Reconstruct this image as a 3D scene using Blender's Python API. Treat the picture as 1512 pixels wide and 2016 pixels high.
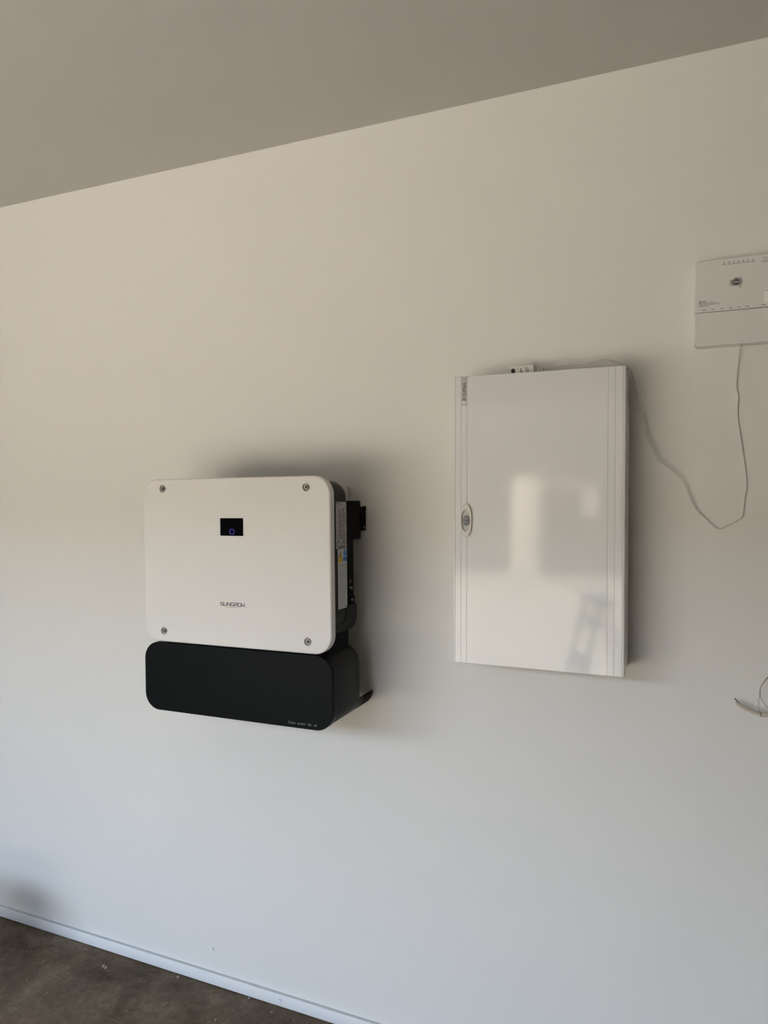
import bpy, bmesh, math, random
from mathutils import Vector, Matrix
random.seed(7)
sc = bpy.context.scene
for o in list(bpy.data.objects):
    bpy.data.objects.remove(o, do_unlink=True)
COL = sc.collection
PI = math.pi

# ------------------------------------------------------------------ camera
W_PX, F_PX = 1512.0, 1410.0
YAW, PITCH, ROLL = 0.40159, 0.02215, -0.00023
cam_d = bpy.data.cameras.new('camera')
cam_d.sensor_fit = 'HORIZONTAL'
cam_d.sensor_width = 36.0
cam_d.lens = 36.0 * F_PX / W_PX
cam_d.clip_start = 0.05
cam = bpy.data.objects.new('camera', cam_d)
COL.objects.link(cam)
_f = Vector((-math.sin(YAW) * math.cos(PITCH), math.cos(YAW) * math.cos(PITCH), -math.sin(PITCH)))
_r0 = Vector((math.cos(YAW), math.sin(YAW), 0))
_u0 = _r0.cross(_f)
_r = _r0 * math.cos(ROLL) + _u0 * math.sin(ROLL)
_u = _u0 * math.cos(ROLL) - _r0 * math.sin(ROLL)
m = Matrix((_r, _u, -_f)).transposed().to_4x4()
m.translation = Vector((0, -1.96444, 1.63969))
cam.matrix_world = m
sc.camera = cam

# ------------------------------------------------------------------ world, sun, exposure
world = bpy.data.worlds.new('world')
sc.world = world
world.use_nodes = True
nt = world.node_tree
bg = nt.nodes['Background']
sky = nt.nodes.new('ShaderNodeTexSky')
sky.sky_type = 'NISHITA'
sky.sun_disc = False
sky.sun_elevation = math.radians(52)
sky.sun_rotation = math.radians(-70)
sky.air_density = 0.7
sky.dust_density = 6.0
sky.ozone_density = 1.0
tint = nt.nodes.new('ShaderNodeMix')
tint.data_type = 'RGBA'
tint.blend_type = 'MULTIPLY'
tint.inputs[0].default_value = 1.0
tint.inputs[7].default_value = (1.02, 0.99, 0.83, 1)      # thin haze warms the whole sky a little
nt.links.new(sky.outputs['Color'], tint.inputs[6])
nt.links.new(tint.outputs[2], bg.inputs['Color'])
bg.inputs['Strength'].default_value = 2.65

sun_d = bpy.data.lights.new('sun', 'SUN')
sun_d.energy = 2.0
sun_d.color = (1.0, 0.93, 0.82)
sun_d.angle = math.radians(0.6)
sun = bpy.data.objects.new('sun', sun_d)
COL.objects.link(sun)
sun.rotation_euler = Vector((0.55, -0.22, -0.80)).to_track_quat('-Z', 'Y').to_euler()
sun.location = (-6, -9, 12)

# daylight portal in the open garage door (guides sampling of the sky only)
OPEN_X0, OPEN_X1, OPEN_Z, BACK_Y = -3.60, -0.30, 2.25, -3.0
por_d = bpy.data.lights.new('door_portal', 'AREA')
por_d.shape = 'RECTANGLE'
por_d.size, por_d.size_y = OPEN_X1 - OPEN_X0, OPEN_Z
por_d.cycles.is_portal = True
por = bpy.data.objects.new('door_portal', por_d)
COL.objects.link(por)
por.location = ((OPEN_X0 + OPEN_X1) / 2, BACK_Y - 0.1, OPEN_Z / 2)
por.rotation_euler = Vector((0, 1, 0)).to_track_quat('-Z', 'Z').to_euler()

sc.view_settings.view_transform = 'Standard'
sc.view_settings.look = 'None'
sc.view_settings.gamma = 1.0
sc.view_settings.use_curve_mapping = False
sc.view_settings.exposure = 0.79
sc.cycles.use_denoising = True
sc.cycles.use_adaptive_sampling = True
sc.cycles.adaptive_threshold = 0.015
sc.cycles.max_bounces = 6
sc.cycles.diffuse_bounces = 4
sc.cycles.glossy_bounces = 3
sc.cycles.sample_clamp_indirect = 6.0
sc.cycles.caustics_reflective = False
sc.cycles.caustics_refractive = False

# ------------------------------------------------------------------ materials
def mat(name, color, rough=0.5, metal=0.0, spec=0.5, var=0.03, vscale=8.0, bump=0.0, bscale=200.0, emit=None, coat=0.0):
    """principled surface with a little noise in its colour and, if asked, fine relief"""
    M = bpy.data.materials.new(name)
    M.use_nodes = True
    t = M.node_tree
    b = t.nodes['Principled BSDF']
    b.inputs['Roughness'].default_value = rough
    b.inputs['Metallic'].default_value = metal
    b.inputs['Specular IOR Level'].default_value = spec
    b.inputs['Coat Weight'].default_value = coat
    tc = t.nodes.new('ShaderNodeTexCoord')
    n = t.nodes.new('ShaderNodeTexNoise')
    n.inputs['Scale'].default_value = vscale
    n.inputs['Detail'].default_value = 2
    t.links.new(tc.outputs['Object'], n.inputs['Vector'])
    r = t.nodes.new('ShaderNodeValToRGB')
    r.color_ramp.elements[0].position = 0.3
    r.color_ramp.elements[1].position = 0.7
    c = color
    r.color_ramp.elements[0].color = (c[0] * (1 - var), c[1] * (1 - var), c[2] * (1 - var), 1)
    r.color_ramp.elements[1].color = (min(1, c[0] * (1 + var)), min(1, c[1] * (1 + var)), min(1, c[2] * (1 + var)), 1)
    t.links.new(n.outputs['Fac'], r.inputs['Fac'])
    t.links.new(r.outputs['Color'], b.inputs['Base Color'])
    if bump > 0:
        n2 = t.nodes.new('ShaderNodeTexNoise')
        n2.inputs['Scale'].default_value = bscale
        n2.inputs['Detail'].default_value = 3
        t.links.new(tc.outputs['Object'], n2.inputs['Vector'])
        bp = t.nodes.new('ShaderNodeBump')
        bp.inputs['Strength'].default_value = bump
        bp.inputs['Distance'].default_value = 0.002
        t.links.new(n2.outputs['Fac'], bp.inputs['Height'])
        t.links.new(bp.outputs['Normal'], b.inputs['Normal'])
    if emit:
        b.inputs['Emission Color'].default_value = (*emit[:3], 1)
        b.inputs['Emission Strength'].default_value = emit[3]
    return M

def concrete(name, dark, mid, light, rough=0.55):
    M = bpy.data.materials.new(name)
    M.use_nodes = True
    t = M.node_tree
    b = t.nodes['Principled BSDF']
    tc = t.nodes.new('ShaderNodeTexCoord')
    def noise(scale, detail=5, distort=0.0, vec=None, rough_=0.55):
        n = t.nodes.new('ShaderNodeTexNoise')
        n.inputs['Scale'].default_value = scale
        n.inputs['Detail'].default_value = detail
        n.inputs['Distortion'].default_value = distort
        n.inputs['Roughness'].default_value = rough_
        t.links.new(vec or tc.outputs['Object'], n.inputs['Vector'])
        return n
    def ramp(src, stops):
        r = t.nodes.new('ShaderNodeValToRGB')
        e = r.color_ramp.elements
        while len(e) < len(stops):
            e.new(0.5)
        for i, (p_, c_) in enumerate(stops):
            e[i].position = p_
            e[i].color = (*c_, 1)
        t.links.new(src, r.inputs['Fac'])
        return r
    def mix(fac, a, c, mode='MIX'):
        x = t.nodes.new('ShaderNodeMix')
        x.data_type = 'RGBA'
        x.blend_type = mode
        if isinstance(fac, float):
            x.inputs[0].default_value = fac
        else:
            t.links.new(fac, x.inputs[0])
        t.links.new(a, x.inputs[6])
        t.links.new(c, x.inputs[7])
        return x.outputs[2]
    big = ramp(noise(4.5, 8, 0.8).outputs['Fac'], [(0.32, dark), (0.5, mid), (0.72, light)])
    fine = ramp(noise(38, 8, 0.5, None, 0.68).outputs['Fac'], [(0.3, (0.55, 0.55, 0.55)), (0.7, (1.32, 1.30, 1.28))])
    col = mix(0.85, big.outputs['Color'], fine.outputs['Color'], 'MULTIPLY')
    # pale trowel scratches, stretched
    mp = t.nodes.new('ShaderNodeMapping')
    mp.inputs['Rotation'].default_value = (0, 0, 0.5)
    mp.inputs['Scale'].default_value = (14, 150, 1)
    t.links.new(tc.outputs['Object'], mp.inputs['Vector'])
    scr = ramp(noise(1.0, 7, 1.5, mp.outputs['Vector'], 0.7).outputs['Fac'], [(0.54, (0, 0, 0)), (0.66, (0.9, 0.9, 0.9))])
    msk = ramp(noise(3.5, 3, 0.3).outputs['Fac'], [(0.44, (0, 0, 0)), (0.66, (1, 1, 1))])
    f = mix(1.0, scr.outputs['Color'], msk.outputs['Color'], 'MULTIPLY')
    lc = t.nodes.new('ShaderNodeRGB')
    lc.outputs[0].default_value = (light[0] * 1.5, light[1] * 1.5, light[2] * 1.5, 1)
    col = mix(f, col, lc.outputs[0])
    # small dark pits
    vo = t.nodes.new('ShaderNodeTexVoronoi')
    vo.inputs['Scale'].default_value = 1.0
    mp2 = t.nodes.new('ShaderNodeMapping')
    mp2.inputs['Rotation'].default_value = (0, 0, -0.9)
    mp2.inputs['Scale'].default_value = (7, 16, 1)
    t.links.new(tc.outputs['Object'], mp2.inputs['Vector'])
    t.links.new(mp2.outputs['Vector'], vo.inputs['Vector'])
    pit = ramp(vo.outputs['Distance'], [(0.035, (1, 1, 1)), (0.055, (0, 0, 0))])
    dc = t.nodes.new('ShaderNodeRGB')
    dc.outputs[0].default_value = (dark[0] * 0.3, dark[1] * 0.3, dark[2] * 0.3, 1)
    col = mix(pit.outputs['Color'], col, dc.outputs[0])
    b.inputs['Specular IOR Level'].default_value = 0.2
    t.links.new(col, b.inputs['Base Color'])
    rr = ramp(noise(6, 4).outputs['Fac'], [(0.3, (rough - .1,) * 3), (0.7, (rough + .15,) * 3)])
    t.links.new(rr.outputs['Color'], b.inputs['Roughness'])
    bp = t.nodes.new('ShaderNodeBump')
    bp.inputs['Strength'].default_value = 0.25
    bp.inputs['Distance'].default_value = 0.003
    t.links.new(noise(70, 5).outputs['Fac'], bp.inputs['Height'])
    t.links.new(bp.outputs['Normal'], b.inputs['Normal'])
    return M

MAT = {
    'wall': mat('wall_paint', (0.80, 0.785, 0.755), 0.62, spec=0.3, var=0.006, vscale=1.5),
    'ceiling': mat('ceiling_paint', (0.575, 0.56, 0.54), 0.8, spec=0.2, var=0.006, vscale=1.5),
    'trim': mat('gloss_trim_paint', (0.82, 0.82, 0.82), 0.4, var=0.008, vscale=5),
    'top_shade': mat('skirting_top_shade', (0.52, 0.52, 0.515), 0.6, var=0.06, vscale=30),
    'floor': concrete('garage_concrete', (0.064, 0.044, 0.026), (0.108, 0.078, 0.050), (0.172, 0.130, 0.088)),
    'drive': mat('driveway_concrete', (0.176, 0.176, 0.171), 0.75, spec=0.2, var=0.14, vscale=1.6),
    'inv_white': mat('powder_coat_white', (0.75, 0.735, 0.71), 0.5, spec=0.3, var=0.006, bump=0.05, bscale=900),
    'inv_dark': mat('dark_metal', (0.0105, 0.0098, 0.0085), 0.5, spec=0.18, var=0.1, bump=0.06, bscale=700),
    'inv_black': mat('black_plastic', (0.0025, 0.0025, 0.002), 0.6, spec=0.08, var=0.1),
    'box_black': mat('blue_black_plastic', (0.004, 0.0058, 0.0068), 0.40, spec=0.06, var=0.05, bump=0.04, bscale=900),
    'screen': mat('dark_glass', (0.0006, 0.0006, 0.001), 0.3, spec=0.015, var=0.0),
    'bezel': mat('bright_bezel', (0.9, 0.9, 0.9), 0.4, var=0.0),
    'led': mat('violet_led', (0.01, 0.01, 0.03), 0.4, var=0.0, emit=(0.09, 0.05, 0.75, 0.5)),
    'ink': mat('dark_ink', (0.035, 0.035, 0.045), 0.6, var=0.0),
    'ink_soft': mat('grey_ink', (0.12, 0.115, 0.11), 0.6, var=0.0),
    'orange': mat('orange_ink', (0.55, 0.33, 0.2), 0.6, var=0.0),
    'silver_ink': mat('silver_ink', (0.22, 0.23, 0.24), 0.5, var=0.0),
    'recess_shade': mat('recess_shade_grey', (0.42, 0.40, 0.38), 0.5, var=0.03, vscale=60),
    'steel': mat('screw_steel', (0.22, 0.205, 0.19), 0.42, metal=0.8, var=0.05, vscale=100),
    'socket': mat('dark_socket', (0.03, 0.028, 0.025), 0.5, metal=0.6, var=0.05),
    'galv': mat('galvanised_plate', (0.62, 0.60, 0.57), 0.5, metal=0.1, var=0.04, vscale=40),
    'label': mat('label_paper', (0.42, 0.41, 0.40), 0.5, var=0.03, vscale=60),
    'label_w': mat('label_white', (0.62, 0.63, 0.64), 0.5, var=0.02, vscale=60),
    'yellow': mat('warning_yellow', (0.72, 0.50, 0.02), 0.5, var=0.02),
    'blue': mat('mandatory_blue', (0.01, 0.17, 0.55), 0.5, var=0.02),
    'red_ink': mat('red_ink', (0.45, 0.12, 0.1), 0.6, var=0.0),
    'sw_white': mat('gloss_white_plastic', (0.77, 0.77, 0.77), 0.07, spec=0.5, var=0.004),
    'sw_body': mat('satin_white_plastic', (0.74, 0.735, 0.72), 0.35, var=0.006),
    'latch': mat('ivory_plastic', (0.66, 0.64, 0.60), 0.35, var=0.01, vscale=30),
    'cup': mat('latch_recess', (0.50, 0.50, 0.47), 0.35, var=0.02, vscale=30),
    'lock': mat('grey_lock_barrel', (0.16, 0.165, 0.18), 0.45, metal=0.2, var=0.06, vscale=60),
    'plate': mat('clear_grey_tag', (0.52, 0.51, 0.51), 0.3, var=0.02, vscale=20),
    'ntd': mat('warm_white_plastic', (0.76, 0.75, 0.73), 0.4, var=0.006),
    'clear': mat('clear_plug_plastic', (0.60, 0.585, 0.55), 0.2, var=0.02, vscale=30),
    'cable': mat('white_cable_sheath', (0.66, 0.64, 0.60), 0.45, var=0.02, vscale=30),
    'sheath': mat('grey_cable_sheath', (0.64, 0.575, 0.47), 0.5, var=0.04, vscale=40),
    'sheath_d': mat('dark_grey_cable_sheath', (0.47, 0.425, 0.355), 0.5, var=0.04, vscale=40),
    'maroon': mat('maroon_core', (0.075, 0.006, 0.009), 0.5, var=0.05),
    'copper': mat('copper_core', (0.42, 0.20, 0.11), 0.4, metal=0.5, var=0.05),
    'white_core': mat('white_core', (0.72, 0.70, 0.66), 0.5, var=0.02),
    'twist_a': mat('brown_twisted_wire', (0.28, 0.16, 0.12), 0.5, var=0.05),
    'twist_b': mat('grey_twisted_wire', (0.24, 0.20, 0.18), 0.5, var=0.05),
    'chip': mat('plaster', (0.75, 0.73, 0.68), 0.9, var=0.05, vscale=100),
    'scuff': mat('scuff_grey', (0.16, 0.16, 0.18), 0.8, var=0.1, vscale=100),
    'scuff_l': mat('scuff_pale', (0.62, 0.61, 0.59), 0.8, var=0.03, vscale=100),
    'tin': mat('unseen_bucket_wire', (0.55, 0.55, 0.56), 0.35, metal=0.8, var=0.03),
    'tin_wrap': mat('unseen_bucket_grey', (0.20, 0.22, 0.26), 0.5, var=0.03),
    'alu': mat('ladder_aluminium', (0.35, 0.35, 0.36), 0.45, metal=0.6, var=0.03),
    'render': mat('white_render', (0.45, 0.43, 0.40), 0.85, var=0.03, vscale=4),
    'clad': mat('grey_cladding', (0.05, 0.05, 0.052), 0.7, var=0.05, vscale=3),
    'pane': mat('window_pane', (0.05, 0.06, 0.07), 0.08, var=0.0),
    'blind': mat('blind_slat', (0.6, 0.58, 0.55), 0.6, var=0.02),
    'roofing': mat('eave_metal', (0.3, 0.3, 0.3), 0.5, var=0.03),
}

# ------------------------------------------------------------------ mesh helpers
def finish(me, angle=32):
    for p in me.polygons:
        p.use_smooth = True
    me.set_sharp_from_angle(angle=math.radians(angle))

def link(name, me, m_, parent=None, smooth=True, angle=32):
    if m_ is not None and not me.materials:
        me.materials.append(MAT[m_])
    if smooth:
        finish(me, angle)
    o = bpy.data.objects.new(name, me)
    COL.objects.link(o)
    if parent is not None:
        o.parent = parent
    return o

def from_bm(name, bm, m_, parent=None, angle=32, flat_big=False):
    bmesh.ops.recalc_face_normals(bm, faces=bm.faces[:])
    me = bpy.data.meshes.new(name)
    bm.to_mesh(me)
    bm.free()
    o = link(name, me, m_, parent, True, angle)
    if flat_big:
        for p in me.polygons:
            if len(p.vertices) > 4:
                p.use_smooth = False
    return o

def add_box(bm, x0, x1, y0, y1, z0, z1, bev=0.0, seg=2):
    r = bmesh.ops.create_cube(bm, size=1.0)
    vs = r['verts']
    for v in vs:
        v.co = Vector(((x0 + x1) / 2 + v.co.x * (x1 - x0), (y0 + y1) / 2 + v.co.y * (y1 - y0), (z0 + z1) / 2 + v.co.z * (z1 - z0)))
    if bev > 0:
        es = list({e for v in vs for e in v.link_edges})
        bmesh.ops.bevel(bm, geom=es, offset=bev, segments=seg, affect='EDGES', profile=0.5)

def box(name, x0, x1, y0, y1, z0, z1, m_, parent=None, bev=0.0, seg=2):
    bm = bmesh.new()
    add_box(bm, x0, x1, y0, y1, z0, z1, bev, seg)
    return from_bm(name, bm, m_, parent, 40 if bev else 30)

def rrect(x0, x1, z0, z1, r, n=12, rs=None):
    """rounded rectangle outline, counter-clockwise from the lower right; rs = radii (lr, ur, ul, ll)"""
    rs = rs or (r, r, r, r)
    pts = []
    for (cx, cz, a0, rr) in ((x1 - rs[0], z0 + rs[0], -PI / 2, rs[0]), (x1 - rs[1], z1 - rs[1], 0, rs[1]),
                             (x0 + rs[2], z1 - rs[2], PI / 2, rs[2]), (x0 + rs[3], z0 + rs[3], PI, rs[3])):
        for i in range(n + 1):
            a = a0 + PI / 2 * i / n
            pts.append((cx + rr * math.cos(a), cz + rr * math.sin(a)))
    return pts

def loft_bm(rings):
    """rings: lists of 3-D points of equal length; closed with n-gon caps"""
    bm = bmesh.new()
    vr = [[bm.verts.new(p) for p in ring] for ring in rings]
    n = len(rings[0])
    for a, b in zip(vr, vr[1:]):
        for i in range(n):
            bm.faces.new((a[i], a[(i + 1) % n], b[(i + 1) % n], b[i]))
    bm.faces.new(vr[0][::-1])
    bm.faces.new(vr[-1])
    return bm

def slab(name, x0, x1, z0, z1, r, yb, yf, m_, parent=None, bev=0.003, seg=4, n=12, back_bev=0.0, rs=None):
    """rounded-rectangle slab from yb (wall side) to yf (towards the room), edges rounded by bev"""
    rings = []
    rs = rs or (r, r, r, r)
    def ring(d, y):
        rr = tuple(max(k - d, 0.0004) for k in rs)
        return [(x, y, z) for x, z in rrect(x0 + d, x1 - d, z0 + d, z1 - d, 0, n, rr)]
    if back_bev > 0:
        for i in range(seg + 1):
            a = PI / 2 * i / seg
            rings.append(ring(back_bev * (1 - math.sin(a)), yb - back_bev * (1 - math.cos(a))))
    else:
        rings.append(ring(0, yb))
    for i in range(seg + 1):
        a = PI / 2 * i / seg
        rings.append(ring(bev * (1 - math.cos(a)), yf + bev * (1 - math.sin(a))))
    return from_bm(name, loft_bm(rings), m_, parent, 34, True)

def disc(name, c, r, y0, y1, m_, parent=None, n=32, rz=None, bev=0.0):
    """short cylinder (or ellipse) along y from y0 (back) to y1 (front)"""
    rz = rz or r
    def ring(d, y):
        return [(c[0] + (r - d) * math.cos(2 * PI * i / n), y, c[1] + (rz - d) * math.sin(2 * PI * i / n)) for i in range(n)]
    rings = [ring(0, y0)]
    if bev:
        for i in range(4):
            a = PI / 2 * i / 3
            rings.append(ring(bev * (1 - math.cos(a)), y1 + bev * (1 - math.sin(a))))
    else:
        rings.append(ring(0, y1))
    return from_bm(name, loft_bm(rings), m_, parent, 34, True)

def ring_plate(name, outer, inner, y0, y1, m_, parent=None, bev=0.0):
    """plate with a hole; outer and inner are equal-length outlines"""
    bm = bmesh.new()
    n = len(outer)
    def vs(pts, y):
        return [bm.verts.new((x, y, z)) for x, z in pts]
    ci = (sum(p[0] for p in inner) / n, sum(p[1] for p in inner) / n)
    def sc_(pts, d):
        out = []
        for x, z in pts:
            v = Vector((x - ci[0], z - ci[1]))
            L = v.length
            v *= (L + d) / L
            out.append((ci[0] + v.x, ci[1] + v.y))
        return out
    loops = [vs(outer, y0), vs(outer, y1 + bev), vs(sc_(outer, -bev), y1), vs(sc_(inner, bev), y1), vs(inner, y1 + bev), vs(inner, y0)]
    for a, b in zip(loops, loops[1:] + loops[:1]):
        for i in range(n):
            try:
                bm.faces.new((a[i], a[(i + 1) % n], b[(i + 1) % n], b[i]))
            except ValueError:
                pass
    return from_bm(name, bm, m_, parent, 30)

def cut(o, cutters):
    """boolean difference, baked into the mesh"""
    for c in cutters:
        md = o.modifiers.new('cut', 'BOOLEAN')
        md.operation = 'DIFFERENCE'
        md.solver = 'EXACT'
        md.object = c
    dg = bpy.context.evaluated_depsgraph_get()
    dg.update()
    me = bpy.data.meshes.new_from_object(o.evaluated_get(dg))
    o.modifiers.clear()
    o.data = me
    finish(me, 34)
    for p in me.polygons:
        if len(p.vertices) > 4:
            p.use_smooth = False
    for c in cutters:
        bpy.data.objects.remove(c, do_unlink=True)
    return o

def catmull(pts, k=8):
    P = [Vector(p) for p in pts]
    P = [P[0] * 2 - P[1]] + P + [P[-1] * 2 - P[-2]]
    out = []
    for i in range(1, len(P) - 2):
        for j in range(k):
            t = j / k
            a, b, c, d = P[i - 1:i + 3]
            out.append(0.5 * ((2 * b) + (c - a) * t + (2 * a - 5 * b + 4 * c - d) * t * t + (3 * b - a - 3 * c + d) * t ** 3))
    out.append(P[-2])
    return out

def tube_bm(bm, path, r, n=10, cap=True):
    path = [Vector(p) for p in path]
    rings = []
    up = Vector((0.13, 0.97, 0.21)).normalized()
    for i, p in enumerate(path):
        t = (path[min(i + 1, len(path) - 1)] - path[max(i - 1, 0)]).normalized()
        a = up - t * up.dot(t)
        if a.length < 1e-4:
            a = Vector((1, 0, 0))
        a.normalize()
        b = t.cross(a)
        up = a
        rr = r(i / (len(path) - 1)) if callable(r) else r
        rings.append([bm.verts.new(p + a * rr * math.cos(2 * PI * k / n) + b * rr * math.sin(2 * PI * k / n)) for k in range(n)])
    for a, b in zip(rings, rings[1:]):
        for k in range(n):
            bm.faces.new((a[k], a[(k + 1) % n], b[(k + 1) % n], b[k]))
    if cap:
        bm.faces.new(rings[0][::-1])
        bm.faces.new(rings[-1])

def tube(name, pts, r, m_, parent=None, k=8, n=10, smooth_path=True):
    bm = bmesh.new()
    tube_bm(bm, catmull(pts, k) if smooth_path else pts, r, n)
    return from_bm(name, bm, m_, parent, 60)

def empty(name, loc, ry=0.0):
    o = bpy.data.objects.new(name, None)
    o.empty_display_size = 0.1
    COL.objects.link(o)
    o.location = loc
    o.rotation_euler = (0, ry, 0)
    return o

def tag(o, label=None, cat=None, group=None, kind=None):
    if label: o['label'] = label
    if cat: o['category'] = cat
    if group: o['group'] = group
    if kind: o['kind'] = kind
    return o

def stroke_letters(name, strokes, w, y, m_, parent, thick=0.0003):
    """flat lettering from polyline strokes [(x, z), ...] of width w, standing thick proud of plane y"""
    bm = bmesh.new()
    for s in strokes:
        for (xa, za), (xb, zb) in zip(s, s[1:]):
            d = Vector((xb - xa, zb - za))
            if d.length < 1e-7:
                continue
            d.normalize()
            e = d * (w / 2)
            nrm = Vector((-d.y, d.x)) * (w / 2)
            q = [Vector((xa, za)) - e + nrm, Vector((xa, za)) - e - nrm, Vector((xb, zb)) + e - nrm, Vector((xb, zb)) + e + nrm]
            f = [bm.verts.new((p.x, y - thick, p.y)) for p in q]
            b = [bm.verts.new((p.x, y + 0.0002, p.y)) for p in q]
            bm.faces.new(f)
            for i in range(4):
                bm.faces.new((f[i], f[(i + 1) % 4], b[(i + 1) % 4], b[i]))
    return from_bm(name, bm, m_, parent, 30)

def text_mesh(name, body, size, m_, parent, origin, rot=0.0, width=None, align='LEFT', thick=0.0002, bold=0.0, space=1.0):
    """built-in font text standing on a surface that faces -y; rot turns it in that plane"""
    cu = bpy.data.curves.new(name, 'FONT')
    cu.body = body
    cu.size = size
    cu.align_x = align
    cu.extrude = thick
    cu.offset = bold
    cu.space_character = space
    cu.resolution_u = 3
    tmp = bpy.data.objects.new(name, cu)
    COL.objects.link(tmp)
    dg = bpy.context.evaluated_depsgraph_get()
    dg.update()
    me = bpy.data.meshes.new_from_object(tmp.evaluated_get(dg))
    bpy.data.objects.remove(tmp, do_unlink=True)
    sx = 1.0
    if width:
        xs = [v.co.x for v in me.vertices]
        sx = width / (max(xs) - min(xs))
    c, s = math.cos(rot), math.sin(rot)
    for v in me.vertices:
        x, z, d = v.co.x * sx, v.co.y, v.co.z
        v.co = Vector((origin[0] + x * c - z * s, origin[1] - d, origin[2] + x * s + z * c))
    me.materials.clear()
    return link(name, me, m_, parent, False)

# ------------------------------------------------------------------ the setting
H = 2.74
LX, RX, T = -5.7, 4.6, 0.2
tag(box('wall_front', LX - T, RX + T, 0, T, -0.1, H + 0.2, 'wall'), kind='structure')
tag(box('wall_left', LX - T, LX, BACK_Y - T, 0, -0.1, H + 0.2, 'wall'), kind='structure')
tag(box('wall_right', RX, RX + T, BACK_Y - T, 0, -0.1, H + 0.2, 'wall'), kind='structure')
bm = bmesh.new()
add_box(bm, LX, OPEN_X0, BACK_Y - T, BACK_Y, 0, H + 0.2)
add_box(bm, OPEN_X1, RX, BACK_Y - T, BACK_Y, 0, H + 0.2)
add_box(bm, OPEN_X0, OPEN_X1, BACK_Y - T, BACK_Y, OPEN_Z, H + 0.2)
tag(from_bm('wall_back', bm, 'wall'), kind='structure')
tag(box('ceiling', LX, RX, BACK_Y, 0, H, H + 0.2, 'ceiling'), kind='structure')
tag(box('floor', LX, RX, BACK_Y - T, 0, -0.15, 0, 'floor'), kind='structure')
tag(box('driveway_ground', -26, 22, -24, BACK_Y - T, -0.2, -0.02, 'drive'), kind='structure')

# skirting: flat board a hair above the slab, with a grey strip that paints the shade along its top edge
bm = bmesh.new()
add_box(bm, LX, RX, -0.012, 0.0, 0.0022, 0.0385, 0.0008, 2)
tag(from_bm('baseboard_front', bm, 'trim', angle=40), kind='structure')

box('top_shade_strip', LX, RX, -0.0095, 0.0, 0.0375, 0.0402, 'top_shade', bpy.data.objects['baseboard_front'], 0.0008)
wallf = bpy.data.objects['wall_front']
def scuff(pts, r, m_='scuff'):
    bm = bmesh.new()
    tube_bm(bm, [(x, 0.0002, z) for x, z in pts], r, 6)
    return from_bm('scuff_mark', bm, m_, wallf, 60)
scuff([(-1.4612, 0.1195), (-1.4592, 0.1145), (-1.4562, 0.1095)], 0.0012)
scuff([(-1.6655, 0.1168), (-1.6645, 0.1156)], 0.0012)
scuff([(-1.4480, 0.1262), (-1.4470, 0.1252)], 0.0010)
scuff([(-1.0322, 0.1071), (-1.0314, 0.1060)], 0.0014, 'scuff_l')
# pencil tick on the skirting
bm = bmesh.new()
tube_bm(bm, [(-1.196, -0.0119, 0.0235), (-1.1905, -0.0119, 0.026), (-1.1865, -0.0119, 0.022), (-1.191, -0.0119, 0.0165)], 0.0008, 6)
from_bm('scuff_mark', bm, 'scuff', bpy.data.objects['baseboard_front'], 60)

# ------------------------------------------------------------------ solar inverter
INV_A = 0.010325
inv = empty('solar_inverter', (-1.16916, 0, 1.01504), -INV_A)
tag(inv, 'white and black wall-mounted solar inverter with small dark screen and black lower box', 'inverter')
X0, X1, Z0, Z1 = -0.3108, 0.3108, 0.2005, 0.6766
YF = -0.290
cover = slab('front_cover', X0, X1, Z0, Z1, 0.052, -0.2675, YF, 'inv_white', None, bev=0.0045, seg=6, n=16)
SCREWS = ((-0.2385, 0.6492), (0.2396, 0.6462), (-0.2402, 0.2325), (0.2393, 0.2330))
cutters = [disc('cutter', s, 0.0112, YF + 0.008, YF - 0.01, None, n=40) for s in SCREWS]
SX0, SX1, SZ0, SZ1 = -0.0372, 0.0387, 0.5136, 0.5634
cutters.append(box('cutter', SX0 - .0016, SX1 + .0016, YF - 0.01, YF + 0.004, SZ0 - .0016, SZ1 + .0016, None))
cut(cover, cutters)
cover.parent = inv
for s in SCREWS:
    rg = [(s[0] + 0.0112 * math.cos(2 * PI * i / 32), s[1] + 0.0112 * math.sin(2 * PI * i / 32)) for i in range(32)]
    ri = [(s[0] + 0.0062 * math.cos(2 * PI * i / 32), s[1] + 0.0062 * math.sin(2 * PI * i / 32)) for i in range(32)]
    sw = ring_plate('screw', rg, ri, YF + 0.0082, YF + 0.0050, 'recess_shade', inv, 0.0010)  # counterbore ring; shade of the white recess put into its grey
    hx = [(s[0] + 0.0066 * math.cos(PI / 3 * (i // 6) + PI / 18 * (i % 6)), s[1] + 0.0066 * math.sin(PI / 3 * (i // 6) + PI / 18 * (i % 6))) for i in range(36)]
    hi = [(s[0] + 0.0034 * math.cos(PI / 18 * i), s[1] + 0.0034 * math.sin(PI / 18 * i)) for i in range(36)]
    ring_plate('screw_head', hx, hi, YF + 0.0082, YF + 0.0022, 'steel', sw, 0.0006)
    disc('socket', s, 0.0036, YF + 0.0082, YF + 0.0056, 'socket', sw, 20)
    disc('socket_pin', (s[0] - 0.0003, s[1] - 0.0003), 0.0012, YF + 0.006, YF + 0.0034, 'steel', sw, 12, bev=0.0004)
box('bezel', SX0 - .0016, SX1 + .0016, YF + 0.0008, YF + 0.0041, SZ0 - .0016, SZ1 + .0016, 'bezel', inv)
scr = box('screen', SX0, SX1, YF - 0.0002, YF + 0.002, SZ0, SZ1, 'screen', inv)
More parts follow.
